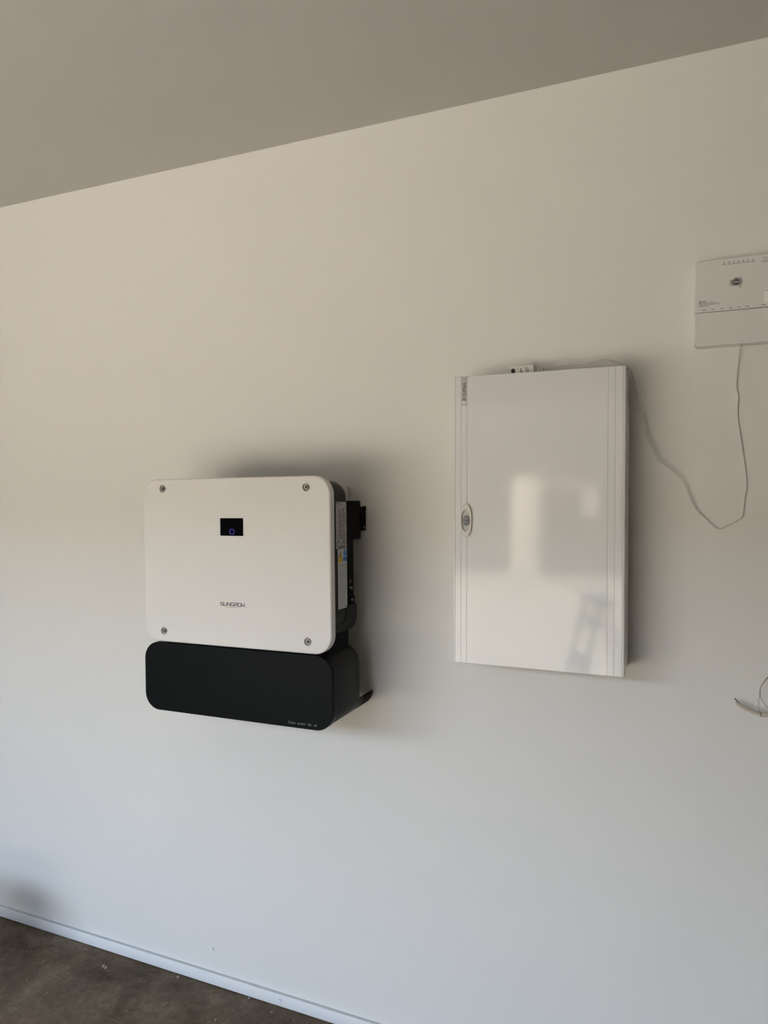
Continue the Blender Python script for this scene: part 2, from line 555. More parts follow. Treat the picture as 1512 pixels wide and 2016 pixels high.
# violet status icon: a broken square outline
ix0, ix1, iz0, iz1 = -0.0055, 0.0085, 0.5185, 0.5318
stroke_letters('status_icon', [
    [(ix0 + .001, iz1 - .003), (ix0 + .0012, iz1 - .0005), (ix0 + .0045, iz1)], [(ix0 + .0045, iz1), (ix1 - .003, iz1), (ix1, iz1 - .0018)],
    [(ix0, iz1 - .005), (ix0, iz0 + .004)], [(ix1, iz1 - .005), (ix1, iz0 + .003)],
    [(ix0 + .0008, iz0 + .0022), (ix0 + .003, iz0 + .0004), (ix1 - .004, iz0), (ix1 - .001, iz0 + .0012)]], 0.0013, YF - 0.0002, 'led', scr, 0.0002)

# maker's lettering, squared strokes
def word(x0, x1, zb, zt):
    """SUNGROW in squared strokes"""
    glyphs = {
        'S': [[(1, 1), (.12, 1), (0, .85), (0, .62), (.12, .52), (.88, .52), (1, .40), (1, .12), (.9, 0), (0, 0)]],
        'U': [[(0, 1), (0, .18), (.15, 0), (.85, 0), (1, .18), (1, 1)]],
        'N': [[(0, 0), (0, 1), (1, 0), (1, 1)]],
        'G': [[(1, 1), (.15, 1), (0, .85), (0, .15), (.15, 0), (1, 0), (1, .48), (.5, .48)]],
        'R': [[(0, 0), (0, .42)], [(0, 1), (.9, 1), (1, .88), (1, .58), (.9, .46), (0, .46)], [(.5, .46), (1, 0)]],
        'O': [[(.15, 0), (.85, 0), (1, .16), (1, .84), (.85, 1), (.15, 1), (0, .84), (0, .16), (.15, 0)]],
        'W': [[(0, 1), (0, 0), (.5, .52), (1, 0), (1, 1)]],
    }
    txt = 'SUNGROW'
    adv = (x1 - x0) / (len(txt) - 0.16)
    out = []
    for i, ch in enumerate(txt):
        gx = x0 + i * adv
        for s in glyphs[ch]:
            out.append([(gx + u * adv * 0.80, zb + v * (zt - zb)) for u, v in s])
    return out
stroke_letters('lettering', word(-0.0398, 0.0408, 0.3172, 0.3258), 0.00165, YF, 'ink', inv)
stroke_letters('underline', [[(-0.021, 0.3130), (0.000, 0.3127), (0.004, 0.3130)]], 0.0011, YF, 'orange', inv)
stroke_letters('underline', [[(0.005, 0.3130), (0.020, 0.3133)]], 0.0008, YF, 'ink_soft', inv)

slab('main_body', -0.3008, 0.3008, 0.258, 0.664, 0.05, -0.173, -0.2675, 'inv_dark', inv, bev=0.0015, seg=2, n=16, back_bev=0.003)
# gap strip right behind the cover
slab('gasket', -0.297, 0.297, 0.212, 0.662, 0.05, -0.262, -0.2672, 'inv_black', inv, bev=0.0005, seg=1)
slab('rear_housing', -0.2808, 0.2808, 0.262, 0.604, 0.02, -0.086, -0.174, 'inv_black', inv, bev=0.002, seg=2, back_bev=0.004)
# connector box at the upper side
slab('connector_box', 0.16, 0.2815, 0.4955, 0.6085, 0.006, -0.030, -0.1745, 'inv_black', inv, bev=0.002, seg=2, back_bev=0.010)
hook = box('mounting_hook', 0.2765, 0.2830, -0.040, -0.0025, 0.519, 0.590, 'inv_black', inv, 0.002)
box('hook_tab', 0.2765, 0.2835, -0.0135, -0.0025, 0.578, 0.592, 'inv_black', hook, 0.0015)
for zz in (0.5285,):
    bmx = bmesh.new()
    tube_bm(bmx, [(0.282, -0.0155, zz), (0.2846, -0.0155, zz)], 0.0048, 14)
    from_bm('bolt', bmx, 'steel', hook, 50)
    bmx = bmesh.new()
    tube_bm(bmx, [(0.282, -0.024, zz), (0.2840, -0.024, zz)], 0.0022, 8)
    from_bm('bolt', bmx, 'steel', hook, 50)
# screws on the side of the rear housing
for (yy, zz, rr) in ((-0.1135, 0.3778, 0.0042), (-0.1045, 0.3562, 0.0048), (-0.1135, 0.360, 0.0024), (-0.0997, 0.3226, 0.0052), (-0.107, 0.3235, 0.0020)):
    bmx = bmesh.new()
    tube_bm(bmx, [(0.2795, yy, zz), (0.2828, yy, zz)], rr, 14)
    from_bm('side_screw', bmx, 'steel' if rr > .003 else 'galv', inv, 50)
box('earth_plate', 0.262, 0.2815, -0.120, -0.0835, 0.308, 0.334, 'inv_black', inv, 0.002)

# lower fan tray: side profile (y, z) with a rounded lower rear corner, run through the width
def profile_x(name, prof, x0, x1, m_, parent, bev=0.002):
    bm = loft_bm([[(x0, y, z) for y, z in prof], [(x1, y, z) for y, z in prof]])
    ends = [e for e in bm.edges if abs(e.verts[0].co.x - e.verts[1].co.x) < 1e-6]
    bmesh.ops.bevel(bm, geom=ends, offset=bev, segments=3, affect='EDGES', profile=0.5)
    return from_bm(name, bm, m_, parent, 34, True)
def arc(cy, cz, r, a0, a1, n=8):
    return [(cy + r * math.cos(math.radians(a0 + (a1 - a0) * i / n)), cz + r * math.sin(math.radians(a0 + (a1 - a0) * i / n))) for i in range(n + 1)]
prof = [(-0.262, 0.2485), (-0.262, 0.3125)] + arc(-0.0965, 0.3045, 0.008, 90, 0, 4) + arc(-0.1285, 0.284, 0.040, 0, -90, 8)
profile_x('fan_tray', prof, -0.2908, 0.2908, 'inv_dark', inv)
tube('trim_strip', [(0.3008, -0.1760, 0.318), (0.3008, -0.1765, 0.308), (0.3008, -0.1800, 0.293), (0.3008, -0.1905, 0.279), (0.3008, -0.207, 0.2705), (0.3008, -0.246, 0.2655)],
     0.0016, 'galv', inv, 6, 8).data.materials[0] = MAT['inv_dark']
box('neck', -0.2808, 0.2808, -0.252, -0.1235, 0.16, 0.255, 'inv_black', inv, 0.004)
# pale wall bracket, seen above the rear housing
br = box('wall_bracket', 0.16, 0.2275, -0.017, -0.0145, 0.42, 0.651, 'galv', inv, 0.0006)
box('bracket_flange', 0.2250, 0.2275, -0.0145, -0.0005, 0.42, 0.651, 'galv', br, 0.0005)
br = box('wall_bracket', -0.2275, -0.16, -0.017, -0.0145, 0.42, 0.651, 'galv', inv, 0.0006)
box('bracket_flange', -0.2275, -0.2250, -0.0145, -0.0005, 0.42, 0.651, 'galv', br, 0.0005)

# wiring box under the cover
BX0, BX1, BZ0, BZ1, BF = -0.3160, 0.3095, -0.0042, 0.1968, -0.2865
slab('wiring_box', BX0 + .001, BX1 - .001, BZ0 + .001, BZ1, 0.049, -0.1150, -0.2590, 'inv_dark', inv, bev=0.001, seg=2, n=16, back_bev=0.0015)
lid = slab('wiring_box_cover', BX0, BX1, BZ0, BZ1, 0.050, -0.2605, BF, 'box_black', inv, bev=0.0012, seg=3, n=16, back_bev=0.001)
text_mesh('lettering', 'Clean  power  for  all', 0.0098, 'silver_ink', lid, (0.1735, BF, 0.0062), 0.0, 0.0868, thick=0.0002, space=1.1)
# quarter-round guards that run back from the lower corners to the wall
def quarter(name, cx, sgn, y0, y1, m_, grow=0.0):
    r = 0.049 + grow
    ring0, inner = [], []
    for i in range(13):
        a = -PI / 2 + (PI / 2 - 0.06) * i / 12
        ring0.append((cx + sgn * r * math.cos(a), BZ0 + 0.050 + r * math.sin(a)))
        inner.append((cx + sgn * (r - .004) * math.cos(a), BZ0 + 0.050 + (r - .004) * math.sin(a)))
    out = ring0 + inner[::-1]
    return from_bm(name, loft_bm([[(x, y0, z) for x, z in out], [(x, y1, z) for x, z in out]]), m_, inv, 34)
for cx, sg in ((BX1 - 0.050, 1), (BX0 + 0.050, -1)):
    quarter('corner_lip', cx, sg, -0.1155, -0.0850, 'inv_dark')
    quarter('corner_guard', cx, sg, -0.0852, -0.0230, 'inv_black', 0.0004)

# stickers on the side of the body: thin sheets facing +x with print
SIDE = 0.3008
def side_sheet(name, y0, y1, z0, z1, m_, parent, lift=0.0004):
    return box(name, SIDE - 0.0005, SIDE + lift, y0, y1, z0, z1, m_, parent)
def side_bars(name, bars, m_, parent, lift=0.0007):
    bm = bmesh.new()
    for (y0, y1, z0, z1) in bars:
        add_box(bm, SIDE, SIDE + lift, y0, y1, z0, z1)
    o = from_bm(name, bm, m_, parent)
    if name == 'print':
        o['kind'] = 'stuff'
    return o
rl = side_sheet('rating_label', -0.238, -0.1745, 0.478, 0.606, 'label', inv)
rnd = random.Random(3)
bars = [(-0.236, -0.220, 0.6005, 0.6035), (-0.236, -0.199, 0.5968, 0.5978)]
bars += [(-0.236, -0.228, 0.5925, 0.5935), (-0.233, -0.2245, 0.5885, 0.5905)]
side_bars('print', bars, 'ink_soft', rl)
z = 0.5868
bars_a, bars_b = [(-0.1965, -0.1760, 0.5870, 0.5880)], []
while z > 0.505:
    bars_a.append((-0.2195, -0.2195 + rnd.uniform(.010, .0165), z - 0.0021, z))
    yb0 = -0.2015 + rnd.uniform(0, .004)
    bars_b.append((yb0, yb0 + rnd.uniform(.009, .022), z - 0.0022, z))
    z -= 0.0040
bars_a += [(-0.2205, -0.2200, 0.503, 0.588), (-0.2025, -0.2020, 0.503, 0.588)]
for zz in (0.5745, 0.5615, 0.5365, 0.515):
    bars_a.append((-0.236, -0.2205, zz - .0004, zz + .0004))
for zz in (0.5805, 0.5785, 0.5685, 0.5665, 0.553, 0.550, 0.547, 0.527, 0.524, 0.511, 0.508):
    bars_b.append((-0.231, -0.231 + rnd.uniform(.004, .007), zz - .0007, zz + .0007))
for zz in (0.5015, 0.4985, 0.4965):
    bars_a.append((-0.233, -0.214, zz - .0007, zz + .0007))
    bars_b.append((-0.2015, -0.180, zz - .0008, zz + .0008))
side_bars('print', bars_a, 'ink_soft', rl)
side_bars('print', bars_b, 'ink_soft', rl, 0.0006)
# certification marks and bar code
marks = []
for yy in (-0.2315, -0.222, -0.2065, -0.2005, -0.194, -0.187, -0.180):
    marks.append((yy - .0012, yy + .0012, 0.4905, 0.4945))
for yy in (-0.2315, -0.221, -0.212, -0.202, -0.193, -0.186):
    marks.append((yy - .0011, yy + .0011, 0.4862, 0.4892))
y = -0.228
while y < -0.184:
    wbar = rnd.uniform(.0006, .0024)
    marks.append((y, y + wbar, 0.4818, 0.4848))
    y += wbar + rnd.uniform(.0005, .0012)
marks += [(-0.228, -0.190, 0.4803, 0.4809), (-0.226, -0.186, 0.4790, 0.4795)]
side_bars('print', marks, 'ink', rl, 0.0008)

wl = side_sheet('warning_label', -0.2290, -0.1740, 0.313, 0.4766, 'label_w', inv)
def side_poly(name, pts, m_, parent, lift):
    bm = loft_bm([[(SIDE, y, z) for y, z in pts], [(SIDE + lift, y, z) for y, z in pts]])
    return from_bm(name, bm, m_, parent)
tri = side_poly('hazard_triangle', [(-0.2255, 0.4545), (-0.2025, 0.4545), (-0.2140, 0.4740)], 'ink', wl, 0.0007)
side_poly('triangle_field', [(-0.2228, 0.4562), (-0.2052, 0.4562), (-0.2140, 0.4708)], 'yellow', wl, 0.0009)
side_poly('bolt_symbol', [(-0.2150, 0.4672), (-0.2120, 0.4672), (-0.2138, 0.4635), (-0.2112, 0.4640), (-0.2150, 0.4575), (-0.2142, 0.4612), (-0.2168, 0.4608)], 'ink', wl, 0.0011)
side_poly('notice_disc', [(-0.1858 + 0.0103 * math.cos(2 * PI * i / 28), 0.4650 + 0.0103 * math.sin(2 * PI * i / 28)) for i in range(28)], 'blue', wl, 0.0007)
side_poly('exclamation_mark', [(-0.1872, 0.4720), (-0.1844, 0.4720), (-0.1851, 0.4635), (-0.1865, 0.4635)], 'label_w', wl, 0.0009)
side_poly('exclamation_mark', [(-0.1868, 0.4615), (-0.1848, 0.4615), (-0.1848, 0.4592), (-0.1868, 0.4592)], 'label_w', wl, 0.0009)
side_bars('yellow_field', [(-0.2262, -0.2015, 0.4400, 0.4537)], 'yellow', wl)
side_bars('blue_field', [(-0.1985, -0.1745, 0.4425, 0.4537)], 'blue', wl)
bars = [(-0.2215, -0.206, 0.4505, 0.4512), (-0.223, -0.205, 0.4480, 0.4488), (-0.222, -0.207, 0.4455, 0.4462)]
side_bars('print', bars, 'ink_soft', wl, 0.0009)
bars, soft = [], []
z = 0.4355
while z > 0.317:
    k = (0.4355 - z) / 0.118
    y0 = -0.2255 + rnd.uniform(0, .003)
    while y0 < -0.180:
        L = rnd.uniform(.006, .020)
        (soft if z < 0.418 else bars).append((y0, min(y0 + L, -0.1765), z - 0.0011, z))
        y0 += L + rnd.uniform(.001, .003)
    z -= 0.0034 if rnd.random() > .12 else 0.0058
side_bars('print', bars, 'ink_soft', wl)
side_bars('print', soft, 'silver_ink', wl)
side_bars('print', [(-0.196, -0.179, 0.4275, 0.4287)], 'red_ink', wl, 0.0009)

# ------------------------------------------------------------------ switchboard
swb = empty('switchboard_cabinet', (-0.35789, 0, 1.19573), -0.001056)
tag(swb, 'glossy white plastic switchboard cabinet with grooved door and small oval key latch', 'cabinet')
HW, SH, SD = 0.2179, 0.7602, 0.1331
# body and its flat rear side panels
box('body', -HW + .0035, HW - .0035, -SD + 0.020, -0.0003, 0.003, SH - 0.003, 'sw_body', swb, 0.002)
box('side_panel', HW - .0040, HW - .0010, -0.098, -0.0006, 0.004, SH - 0.085, 'sw_body', swb, 0.0008)
box('side_panel', -HW + .0010, -HW + .0040, -0.098, -0.0006, 0.004, SH - 0.085, 'sw_body', swb, 0.0008)
# door: plan outline (x, y) with grooves, run up the height
def door_outline():
    g, dp, rb = 0.0008, 0.0015, 0.003
    yf, yb = -SD, -SD + 0.022
    pts = [(HW, yb)]
    for i in range(5):
        a = PI / 2 * i / 4
        pts.append((HW - rb + rb * math.cos(a), yf + rb - rb * math.sin(a)))
    for gx in (0.2115, 0.1938, 0.1767, -0.1806, -0.1964, -0.2124):
        pts += [(gx + g, yf), (gx + g * .5, yf + dp), (gx - g * .5, yf + dp), (gx - g, yf)]
    for i in range(5):
        a = PI / 2 * (1 - i / 4)
        pts.append((-HW + rb - rb * math.cos(a), yf + rb - rb * math.sin(a)))
    pts.append((-HW, yb))
    return pts
dp_ = door_outline()
def squeeze(d):
    cy = -SD + 0.022
    return [(x * (1 - d / HW), cy + (y - cy) * (1 - d / 0.022)) for x, y in dp_]
bm = loft_bm([[(x, y, zz) for x, y in squeeze(d)] for d, zz in ((0.0012, 0), (0.0, 0.0012), (0.0, SH - 0.0012), (0.0012, SH))])
door = from_bm('door', bm, 'sw_white', swb, 25)
# maker's tag on the door, reading upwards
tagp = box('name_tag', -0.1958, -0.1812, -SD - 0.0004, -SD + 0.003, 0.6815, 0.7600, 'plate', door, 0.0002)
text_mesh('lettering', 'CLIPSAL', 0.0118, 'ink_soft', tagp, (-0.1843, -SD - 0.0005, 0.7062), PI / 2, 0.0385, bold=0.00035)
stroke_letters('logo_bars', [[(-0.1928, 0.6985), (-0.1848, 0.6975)], [(-0.1928, 0.7022), (-0.1848, 0.7012)]], 0.0024, -SD - 0.0004, 'ink_soft', tagp)
bmx = bmesh.new()
vs = [bmx.verts.new(p) for p in ((-0.1925, -SD - 0.0006, 0.6935), (-0.1925, -SD - 0.0006, 0.6915), (-0.1868, -SD - 0.0006, 0.6890), (-0.1890, -SD - 0.0006, 0.6935))]
bmx.faces.new(vs)
r_ = bmesh.ops.extrude_face_region(bmx, geom=bmx.faces[:])
for v in r_['geom']:
    if isinstance(v, bmesh.types.BMVert):
        v.co.y += 0.0004
from_bm('logo_mark', bmx, 'bezel', tagp)
# oval latch: raised plate with an elliptical well and a key barrel
LC = (-0.1812, 0.3798)
N = 64
outer = []
for i in range(N):
    a = 2 * PI * i / N
    ca, sa_ = math.cos(a), math.sin(a)
    outer.append((LC[0] + 0.0150 * math.copysign(abs(ca) ** 0.86, ca), LC[1] + 0.0438 * math.copysign(abs(sa_) ** 0.86, sa_)))
IC = (LC[0] - 0.0018, LC[1])
inner = [(IC[0] + 0.0112 * math.cos(2 * PI * i / N), IC[1] + 0.0283 * math.sin(2 * PI * i / N)) for i in range(N)]
latch = ring_plate('latch', outer, inner, -SD + 0.001, -SD - 0.0062, 'latch', door, 0.0012)
disc('latch_well', IC, 0.0114, -SD + 0.001, -SD - 0.0014, 'cup', latch, N, 0.0285)
barrel = disc('key_barrel', (IC[0] + 0.0012, IC[1] - 0.0004), 0.0092, -SD - 0.001, -SD - 0.0048, 'lock', latch, 40, 0.0132, 0.0012)
box('keyhole', IC[0] + 0.0028, IC[0] + 0.0058, -SD - 0.0050, -SD - 0.004, IC[1] - 0.0024, IC[1] + 0.0012, 'socket', barrel, 0.0001)
box('barrel_slot', IC[0] - 0.0045, IC[0] + 0.0045, -SD - 0.0050, -SD - 0.004, IC[1] - 0.0098, IC[1] - 0.0090, 'socket', barrel)

# ------------------------------------------------------------------ adaptor box on top of the cabinet
ad = empty('adaptor_box', (-0.4110, -0.040, 1.9560))
tag(ad, 'small white plastic adaptor box with dark symbol lying on top of the switchboard cabinet', 'adaptor')
slab('case', -0.0326, 0.0326, 0.0001, 0.0328, 0.003, 0.030, -0.020, 'ntd', ad, bev=0.0018, seg=3)
disc('symbol', (-0.0226, 0.0175), 0.0058, -0.0195, -0.0203, 'ink', ad, 20, 0.0068)
box('symbol_tail', -0.0300, -0.0225, -0.0203, -0.0195, 0.0212, 0.0225, 'ink', ad)
for (xx, z0, z1) in ((-0.0022, 0.0125, 0.0245), (0.0008, 0.010, 0.017), (0.0125, 0.0130, 0.0268), (0.0172, 0.0125, 0.0205)):
    box('print', xx - .0009, xx + .0009, -0.0203, -0.0195, z0, z1, 'ink_soft', ad)
pl = empty('cable_plug', (-0.3604, -0.050, 1.9560))
tag(pl, 'small clear cable plug beside the adaptor box on top of the switchboard cabinet', 'plug')
slab('plug_body', -0.0100, 0.0060, 0.0001, 0.0225, 0.002, 0.008, -0.008, 'clear', pl, bev=0.001, seg=2)
for xx in (-0.0065, -0.0030, 0.0005):
    box('contact', xx - .0006, xx + .0006, -0.0084, -0.007, 0.010, 0.019, 'sheath_d', pl)
box('strain_relief', 0.0058, 0.0110, -0.004, 0.004, 0.0130, 0.0215, 'clear', pl, 0.001)

# ------------------------------------------------------------------ network box (runs out of the picture)
ntd = empty('network_box', (0.1190, 0, 2.0060))
tag(ntd, 'warm white plastic network terminal box with round black logo and row of lights', 'network box')
NX0, NX1 = -0.1095, 0.1400
nz = lambda z_: z_ - 2.0060
nxl = lambda x_: x_ - 0.1190
NF = -0.040
slab('back_shell', NX0 + .0015, NX1 - .0015, 0.0005, nz(2.2150), 0.010, -0.0003, -0.0185, 'ntd', ntd, bev=0.001, seg=2)
slab('upper_cover', NX0, NX1, nz(2.0882), nz(2.2140), 0.0, -0.0190, NF, 'ntd', ntd, bev=0.003, seg=4, rs=(0.001, 0.012, 0.012, 0.001))
slab('lower_cover', NX0 + .0018, NX1 - .0018, 0.0, nz(2.0873), 0.0, -0.0195, NF + 0.0004, 'ntd', ntd, bev=0.0025, seg=4, rs=(0.010, 0.001, 0.001, 0.010))
for k in range(7):
    xx = nxl(0.0755 + (0.1372 - 0.0755) * k / 6)
    disc('indicator_light', (xx, nz(2.2025)), 0.00125, NF + .001, NF - 0.0004, 'ink', ntd, 14)
    box('light_caption', xx - .0040, xx + .0038, NF - 0.0002, NF + .001, nz(2.1978), nz(2.1990), 'ink_soft', ntd)
bt = ring_plate('button', [(nxl(0.1629) + 0.0042 * math.cos(2 * PI * i / 28), nz(2.2022) + 0.0042 * math.sin(2 * PI * i / 28)) for i in range(28)],
                [(nxl(0.1629) + 0.0035 * math.cos(2 * PI * i / 28), nz(2.2022) + 0.0035 * math.sin(2 * PI * i / 28)) for i in range(28)], NF + .001, NF - 0.0003, 'ink_soft', ntd)
box('light_caption', nxl(0.1545), nxl(0.1760), NF - 0.0002, NF + .001, nz(2.1948), nz(2.1960), 'ink_soft', ntd)
# round logo: disc with letters, ring, side arcs and dotted rays
LG = (nxl(0.1018), nz(2.1540))
def arc_plate(name, r0, r1, a0, a1, m_, parent, n=20):
    pts = [(LG[0] + r1 * math.cos(math.radians(a0 + (a1 - a0) * i / n)), LG[1] + r1 * math.sin(math.radians(a0 + (a1 - a0) * i / n))) for i in range(n + 1)]
    pts += [(LG[0] + r0 * math.cos(math.radians(a1 - (a1 - a0) * i / n)), LG[1] + r0 * math.sin(math.radians(a1 - (a1 - a0) * i / n))) for i in range(n + 1)]
    return from_bm(name, loft_bm([[(x, NF + .0006, z_) for x, z_ in pts], [(x, NF - .0002, z_) for x, z_ in pts]]), m_, parent)
lg = disc('logo', LG, 0.0067, NF + .001, NF - .0002, 'ink', ntd, 36)
text_mesh('lettering', 'nbn', 0.0072, 'ntd', lg, (LG[0], NF - .0003, LG[1] - 0.0018), 0.0, 0.0092, 'CENTER', thick=0.0001, bold=0.0001)
arc_plate('logo_arc', 0.0075, 0.0092, 0, 359.9, 'ink', lg, 40)
arc_plate('logo_arc', 0.0099, 0.0112, 150, 232, 'ink', lg)
arc_plate('logo_arc', 0.0099, 0.0112, -62, 48, 'ink', lg)
arc_plate('logo_arc', 0.0101, 0.0112, 78, 102, 'ink', lg, 8)
arc_plate('logo_arc', 0.0118, 0.0124, 152, 226, 'ink_soft', lg)
arc_plate('logo_arc', 0.0118, 0.0124, -30, 52, 'ink_soft', lg)
dots = []
for k, rr in enumerate((0.0134, 0.0150)):
    for a in range(156, 226, 9):
        dots.append((rr, a))
    for a in range(-58, 62, 9):
        dots.append((rr, a))
for a in (-58, -50, -42, -34):
    dots += [(0.0120, a), (0.0166, a)]
bm = bmesh.new()
for rr, a in dots:
    px, pz = LG[0] + rr * math.cos(math.radians(a)), LG[1] + rr * math.sin(math.radians(a))
    add_box(bm, px - .00042, px + .00042, NF - .0002, NF + .0004, pz - .00042, pz + .00042)
tag(from_bm('logo_dots', bm, 'ink_soft', lg), kind='stuff')
disc('logo_dot', (LG[0] + 0.0090, LG[1] - 0.0150), 0.0012, NF + .001, NF - .0002, 'ink_soft', lg, 12)
for body, zt, wd, sz, b_ in (('Moving?', 2.1128, 0.0150, 0.0052, 0.00008), ('Please leave me behind!', 2.1090, 0.0345, 0.0040, 0.00005),
                             ("I won't work at another address.", 2.1054, 0.0450, 0.0040, 0.00005), ('Property of nbn', 2.1018, 0.0212, 0.0040, 0.00005)):
    text_mesh('notice_text', body, sz, 'ink_soft', ntd, (nxl(0.0202), NF - .0002, nz(zt)), 0.0, wd, thick=0.0001, bold=b_)
for (xa, xb) in ((0.0277, 0.0367), (0.0474, 0.0536), (0.0681, 0.0748), (0.0864, 0.0942), (0.1041, 0.1117), (0.1215, 0.1302), (0.1555, 0.1657)):
    box('port_caption', nxl(xa), nxl(xb), NF - .0002, NF + .001, nz(2.0925), nz(2.0938), 'ink_soft', ntd)
stk = box('sticker', nxl(0.1622), nxl(0.1950), NF - .0002, NF + .001, nz(2.0985), nz(2.1305), 'bezel', ntd)
box('print', nxl(0.1635), nxl(0.1930), NF - .0004, NF + .001, nz(2.1263), nz(2.1273), 'ink_soft', stk)

# ------------------------------------------------------------------ white lead from the plug to the network box
lead = [(-0.3510, -0.050, 1.9735), (-0.3153, -0.050, 1.9774), (-0.2828, -0.050, 1.981), (-0.2506, -0.050, 1.9807), (-0.2228, -0.050, 1.9852),
        (-0.2015, -0.050, 1.9894), (-0.1815, -0.048, 1.9850), (-0.1560, -0.038, 1.9745), (-0.1390, -0.014, 1.9610), (-0.1335, -0.006, 1.9440), (-0.1264, -0.005, 1.9104), (-0.1188, -0.006, 1.8773),
        (-0.1075, -0.012, 1.8495), (-0.1024, -0.018, 1.8225), (-0.1009, -0.022, 1.7968), (-0.0862, -0.024, 1.7665), (-0.0738, -0.022, 1.7355), (-0.0518, -0.018, 1.7148),
        (-0.0182, -0.014, 1.6850), (-0.006, -0.012, 1.6633), (0.018, -0.006, 1.6073), (0.0415, -0.005, 1.5821), (0.0589, -0.005, 1.5634), (0.0693, -0.005, 1.5585),
        (0.0807, -0.004, 1.5612), (0.1155, -0.003, 1.583), (0.1232, -0.003, 1.5943), (0.1272, -0.003, 1.6355), (0.1313, -0.003, 1.6727), (0.1205, -0.003, 1.7598),
        (0.1097, -0.003, 1.8372), (0.1114, -0.003, 1.8843), (0.1062, -0.004, 1.9107), (0.1095, -0.008, 1.964), (0.1127, -0.016, 2.0000), (0.1129, -0.018, 2.0058)]
tag(tube('white_lead', lead, 0.00145, 'cable', None, 8, 8), 'thin white lead hanging in a loop between switchboard cabinet and network box', 'cable')

# ------------------------------------------------------------------ loose cable ends at the wall
cab = empty('flat_cable', (0.36, 0, 1.16))
tag(cab, 'grey sheathed cable end with stripped dark red core sticking out by the wall', 'cable')
def off(pts):
    return [(x - 0.36, y, z_ - 1.16) for x, y, z_ in pts]
main_c = [(0.1160, -0.0205, 1.1342), (0.1301, -0.0205, 1.1250), (0.1468, -0.0205, 1.1182), (0.1655, -0.0205, 1.1132), (0.1818, -0.0200, 1.1152), (0.220, -0.018, 1.118), (0.28, -0.014, 1.128), (0.33, -0.006, 1.142), (0.36, 0.004, 1.16)]
tube('sheath', off(main_c), 0.0030, 'sheath_d', cab, 6, 10)
tube('sheath', off([(x - .001 + .0006 * i, y - 0.0015, z_ - 0.0042) for i, (x, y, z_) in enumerate(main_c)]), 0.0032, 'sheath', cab, 6, 10)
tube('core', off([(0.1175, -0.0205, 1.1332), (0.1140, -0.0210, 1.1375), (0.1093, -0.0212, 1.1436)]), 0.0013, 'maroon', cab, 4, 10)
tube('core', off([(0.1155, -0.0212, 1.1298), (0.1110, -0.0214, 1.1335), (0.1072, -0.0212, 1.1382)]), 0.0011, 'white_core', cab, 4, 8)
tube('core', off([(0.1168, -0.0222, 1.1310), (0.1142, -0.0225, 1.1322), (0.1128, -0.0225, 1.1330)]), 0.0006, 'copper', cab, 4, 8)
tube('core', off([(0.1160, -0.0222, 1.1278), (0.1140, -0.0225, 1.1282)]), 0.0007, 'copper', cab, 4, 8)
tw = empty('twisted_pair', (0.32, 0, 1.20))
tag(tw, 'thin brown twisted wires looping above the grey sheathed cable end', 'wire')
def off2(pts):
    return [(x - 0.32, y, z_ - 1.20) for x, y, z_ in pts]
tube('strand', off2([(0.32, 0.003, 1.205), (0.28, -0.015, 1.222), (0.23, -0.024, 1.2225), (0.1950, -0.026, 1.213), (0.1805, -0.026, 1.2028), (0.1730, -0.0275, 1.1922), (0.1666, -0.025, 1.1817), (0.1639, -0.026, 1.1716), (0.1624, -0.025, 1.1627),
      (0.1633, -0.0265, 1.1555), (0.1609, -0.0262, 1.1478), (0.1615, -0.0262, 1.1379), (0.1605, -0.0262, 1.1304), (0.1625, -0.0262, 1.1208), (0.1640, -0.0275, 1.1140), (0.1662, -0.0265, 1.1065)]), 0.00062, 'twist_b', tw, 6, 8)
tube('strand', off2([(0.32, 0.003, 1.195), (0.30, -0.016, 1.150), (0.25, -0.022, 1.125), (0.205, -0.026, 1.1225), (0.1810, -0.027, 1.1315), (0.1722, -0.027, 1.1409), (0.1645, -0.027, 1.1548), (0.1652, -0.0275, 1.1640), (0.1634, -0.0272, 1.1720), (0.1656, -0.0275, 1.1808),
      (0.1700, -0.0262, 1.1888), (0.1800, -0.0275, 1.2048), (0.1955, -0.028, 1.2142), (0.23, -0.026, 1.2240), (0.28, -0.016, 1.2200), (0.318, 0.003, 1.208)]), 0.00062, 'twist_a', tw, 6, 8)
tube('band', off2([(0.1628, -0.0262, 1.1150), (0.1636, -0.0290, 1.1115), (0.1642, -0.0262, 1.1075)]), 0.0009, 'white_core', tw, 4, 8)

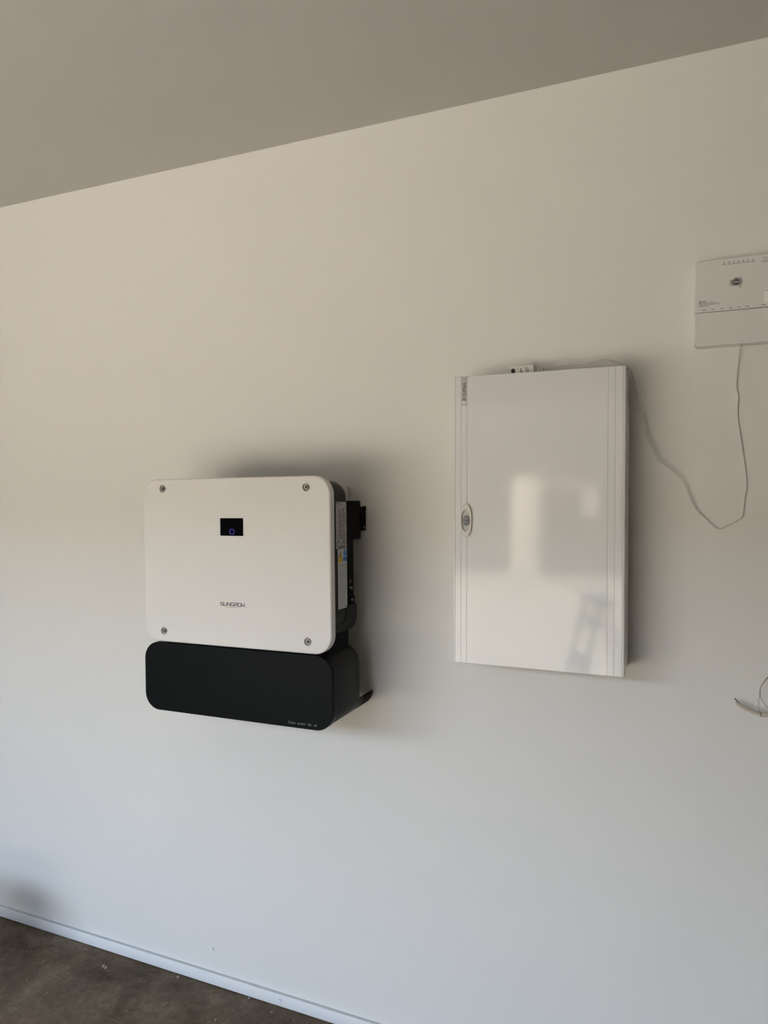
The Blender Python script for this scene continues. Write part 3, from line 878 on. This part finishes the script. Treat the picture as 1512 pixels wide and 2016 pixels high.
# ------------------------------------------------------------------ plaster crumbs on the slab
bm = bmesh.new()
rc = random.Random(11)
spots = [(-1.8663, -0.077, .006), (-1.8600, -0.084, .0035), (-1.8493, -0.0874, .004), (-1.855, -0.075, .003), (-1.5881, -0.0185, .004), (-1.5878, -0.0249, .005), (-1.593, -0.022, .003),
         (-1.3073, -0.0160, .005), (-1.2054, -0.0404, .004), (-1.5393, -0.1399, .003), (-1.3502, -0.1355, .004), (-1.3482, -0.142, .003), (-2.0483, -0.237, .003), (-1.5450, -0.150, .002), (-1.2549, -0.0300, .002)]
for _ in range(46):
    spots.append((rc.uniform(-2.3, -1.1), -0.016 - abs(rc.gauss(0, .09)), rc.uniform(.0012, .0026)))
spots += [(-1.858 + rc.gauss(0, .012), -0.082 + rc.gauss(0, .006), rc.uniform(.002, .0045)) for _ in range(7)]
for (x, y, s) in spots:
    r_ = bmesh.ops.create_icosphere(bm, subdivisions=1, radius=s * 0.5)
    kx, ky, kz, a = rc.uniform(.9, 1.8), rc.uniform(.45, .8), rc.uniform(.3, .5), rc.uniform(0, PI)
    for v in r_['verts']:
        q = Vector((v.co.x * kx, v.co.y * ky, v.co.z * kz))
        v.co = Vector((x + q.x * math.cos(a) - q.y * math.sin(a), y + q.x * math.sin(a) + q.y * math.cos(a), max(0.0, q.z + s * 0.12)))
tag(from_bm('plaster_crumbs', bm, 'chip', None, 20), 'scattered pale plaster crumbs on the concrete floor by the skirting', 'crumbs', kind='stuff')

# ------------------------------------------------------------------ things beside and behind the camera (shade and reflections)
bk = empty('unseen_bucket', (-2.31, -0.36, 0))  # invented bucket out of view, added to cast the soft low wall shadow
tag(bk, 'unseen grey bucket added out of view to cast the soft shadow low on the wall', 'bucket')
def lathe(name, prof, m_, parent, n=32):
    rings = [[(r * math.cos(2 * PI * i / n), r * math.sin(2 * PI * i / n), z_) for i in range(n)] for r, z_ in prof]
    return from_bm(name, loft_bm(rings), m_, parent, 34, True)
lathe('pail', [(.085, 0), (.090, .004), (.112, .255), (.119, .255), (.119, .268), (.110, .268), (.088, .008)], 'tin_wrap', bk)
tube('handle', [(-.119, 0, .25), (-.112, -.06, .22), (0, -.128, .20), (.112, -.06, .22), (.119, 0, .25)], .002, 'tin', bk)

lad = empty('step_ladder', (-0.47, -2.50, 0))
lad.rotation_euler = (0, 0, 1.25)
tag(lad, 'small aluminium step ladder standing open on the garage floor', 'ladder')
for s in (-1, 1):
    tube('rail', [(s * .23, .26, 0), (s * .17, .02, 1.06)], .018, 'alu', lad, 1, 8, False)
    tube('rear_leg', [(s * .21, -.34, 0), (s * .15, -.02, 1.04)], .014, 'alu', lad, 1, 8, False)
for k in range(4):
    f_ = (k + 1) * 0.235
    yk = .26 - .24 * f_ / 1.06
    wk = .23 - .06 * f_ / 1.06
    box('tread', -wk, wk, yk - .05, yk + .04, f_ - .012, f_ + .012, 'alu', lad, .004)
box('cross_brace', -.19, .19, -.235, -.215, .38, .41, 'alu', lad, .003)
box('top_cap', -.19, .19, -.06, .06, 1.04, 1.075, 'alu', lad, .008)

# the house across the driveway, its walls raised and darkened to block low sky
hs = empty('neighbour_house', (-2.5, -13.4, -0.02))
tag(hs, 'house with pale render and dark walls raised to block low sky across the driveway', 'house')
box('raised_clad_wall', -14.0, -0.95, -0.3, 0.0, 0, 4.4, 'clad', hs)
box('pier', -0.93, -0.32, -0.3, 0.12, 0, 2.05, 'render', hs, .01)
box('clad_wall', -0.95, 12.0, -0.3, 0.0, 0, 4.4, 'clad', hs)
box('gutter', -0.32, 1.05, -0.02, 0.10, 1.86, 1.93, 'render', hs, .01)
wn = box('window', 0.50, 0.85, -0.02, 0.03, 1.25, 1.80, 'pane', hs)
for k in range(7):
    box('blind_slat', 0.52, 0.83, 0.028, 0.040, 1.28 + k * .075, 1.325 + k * .075, 'blind', wn)
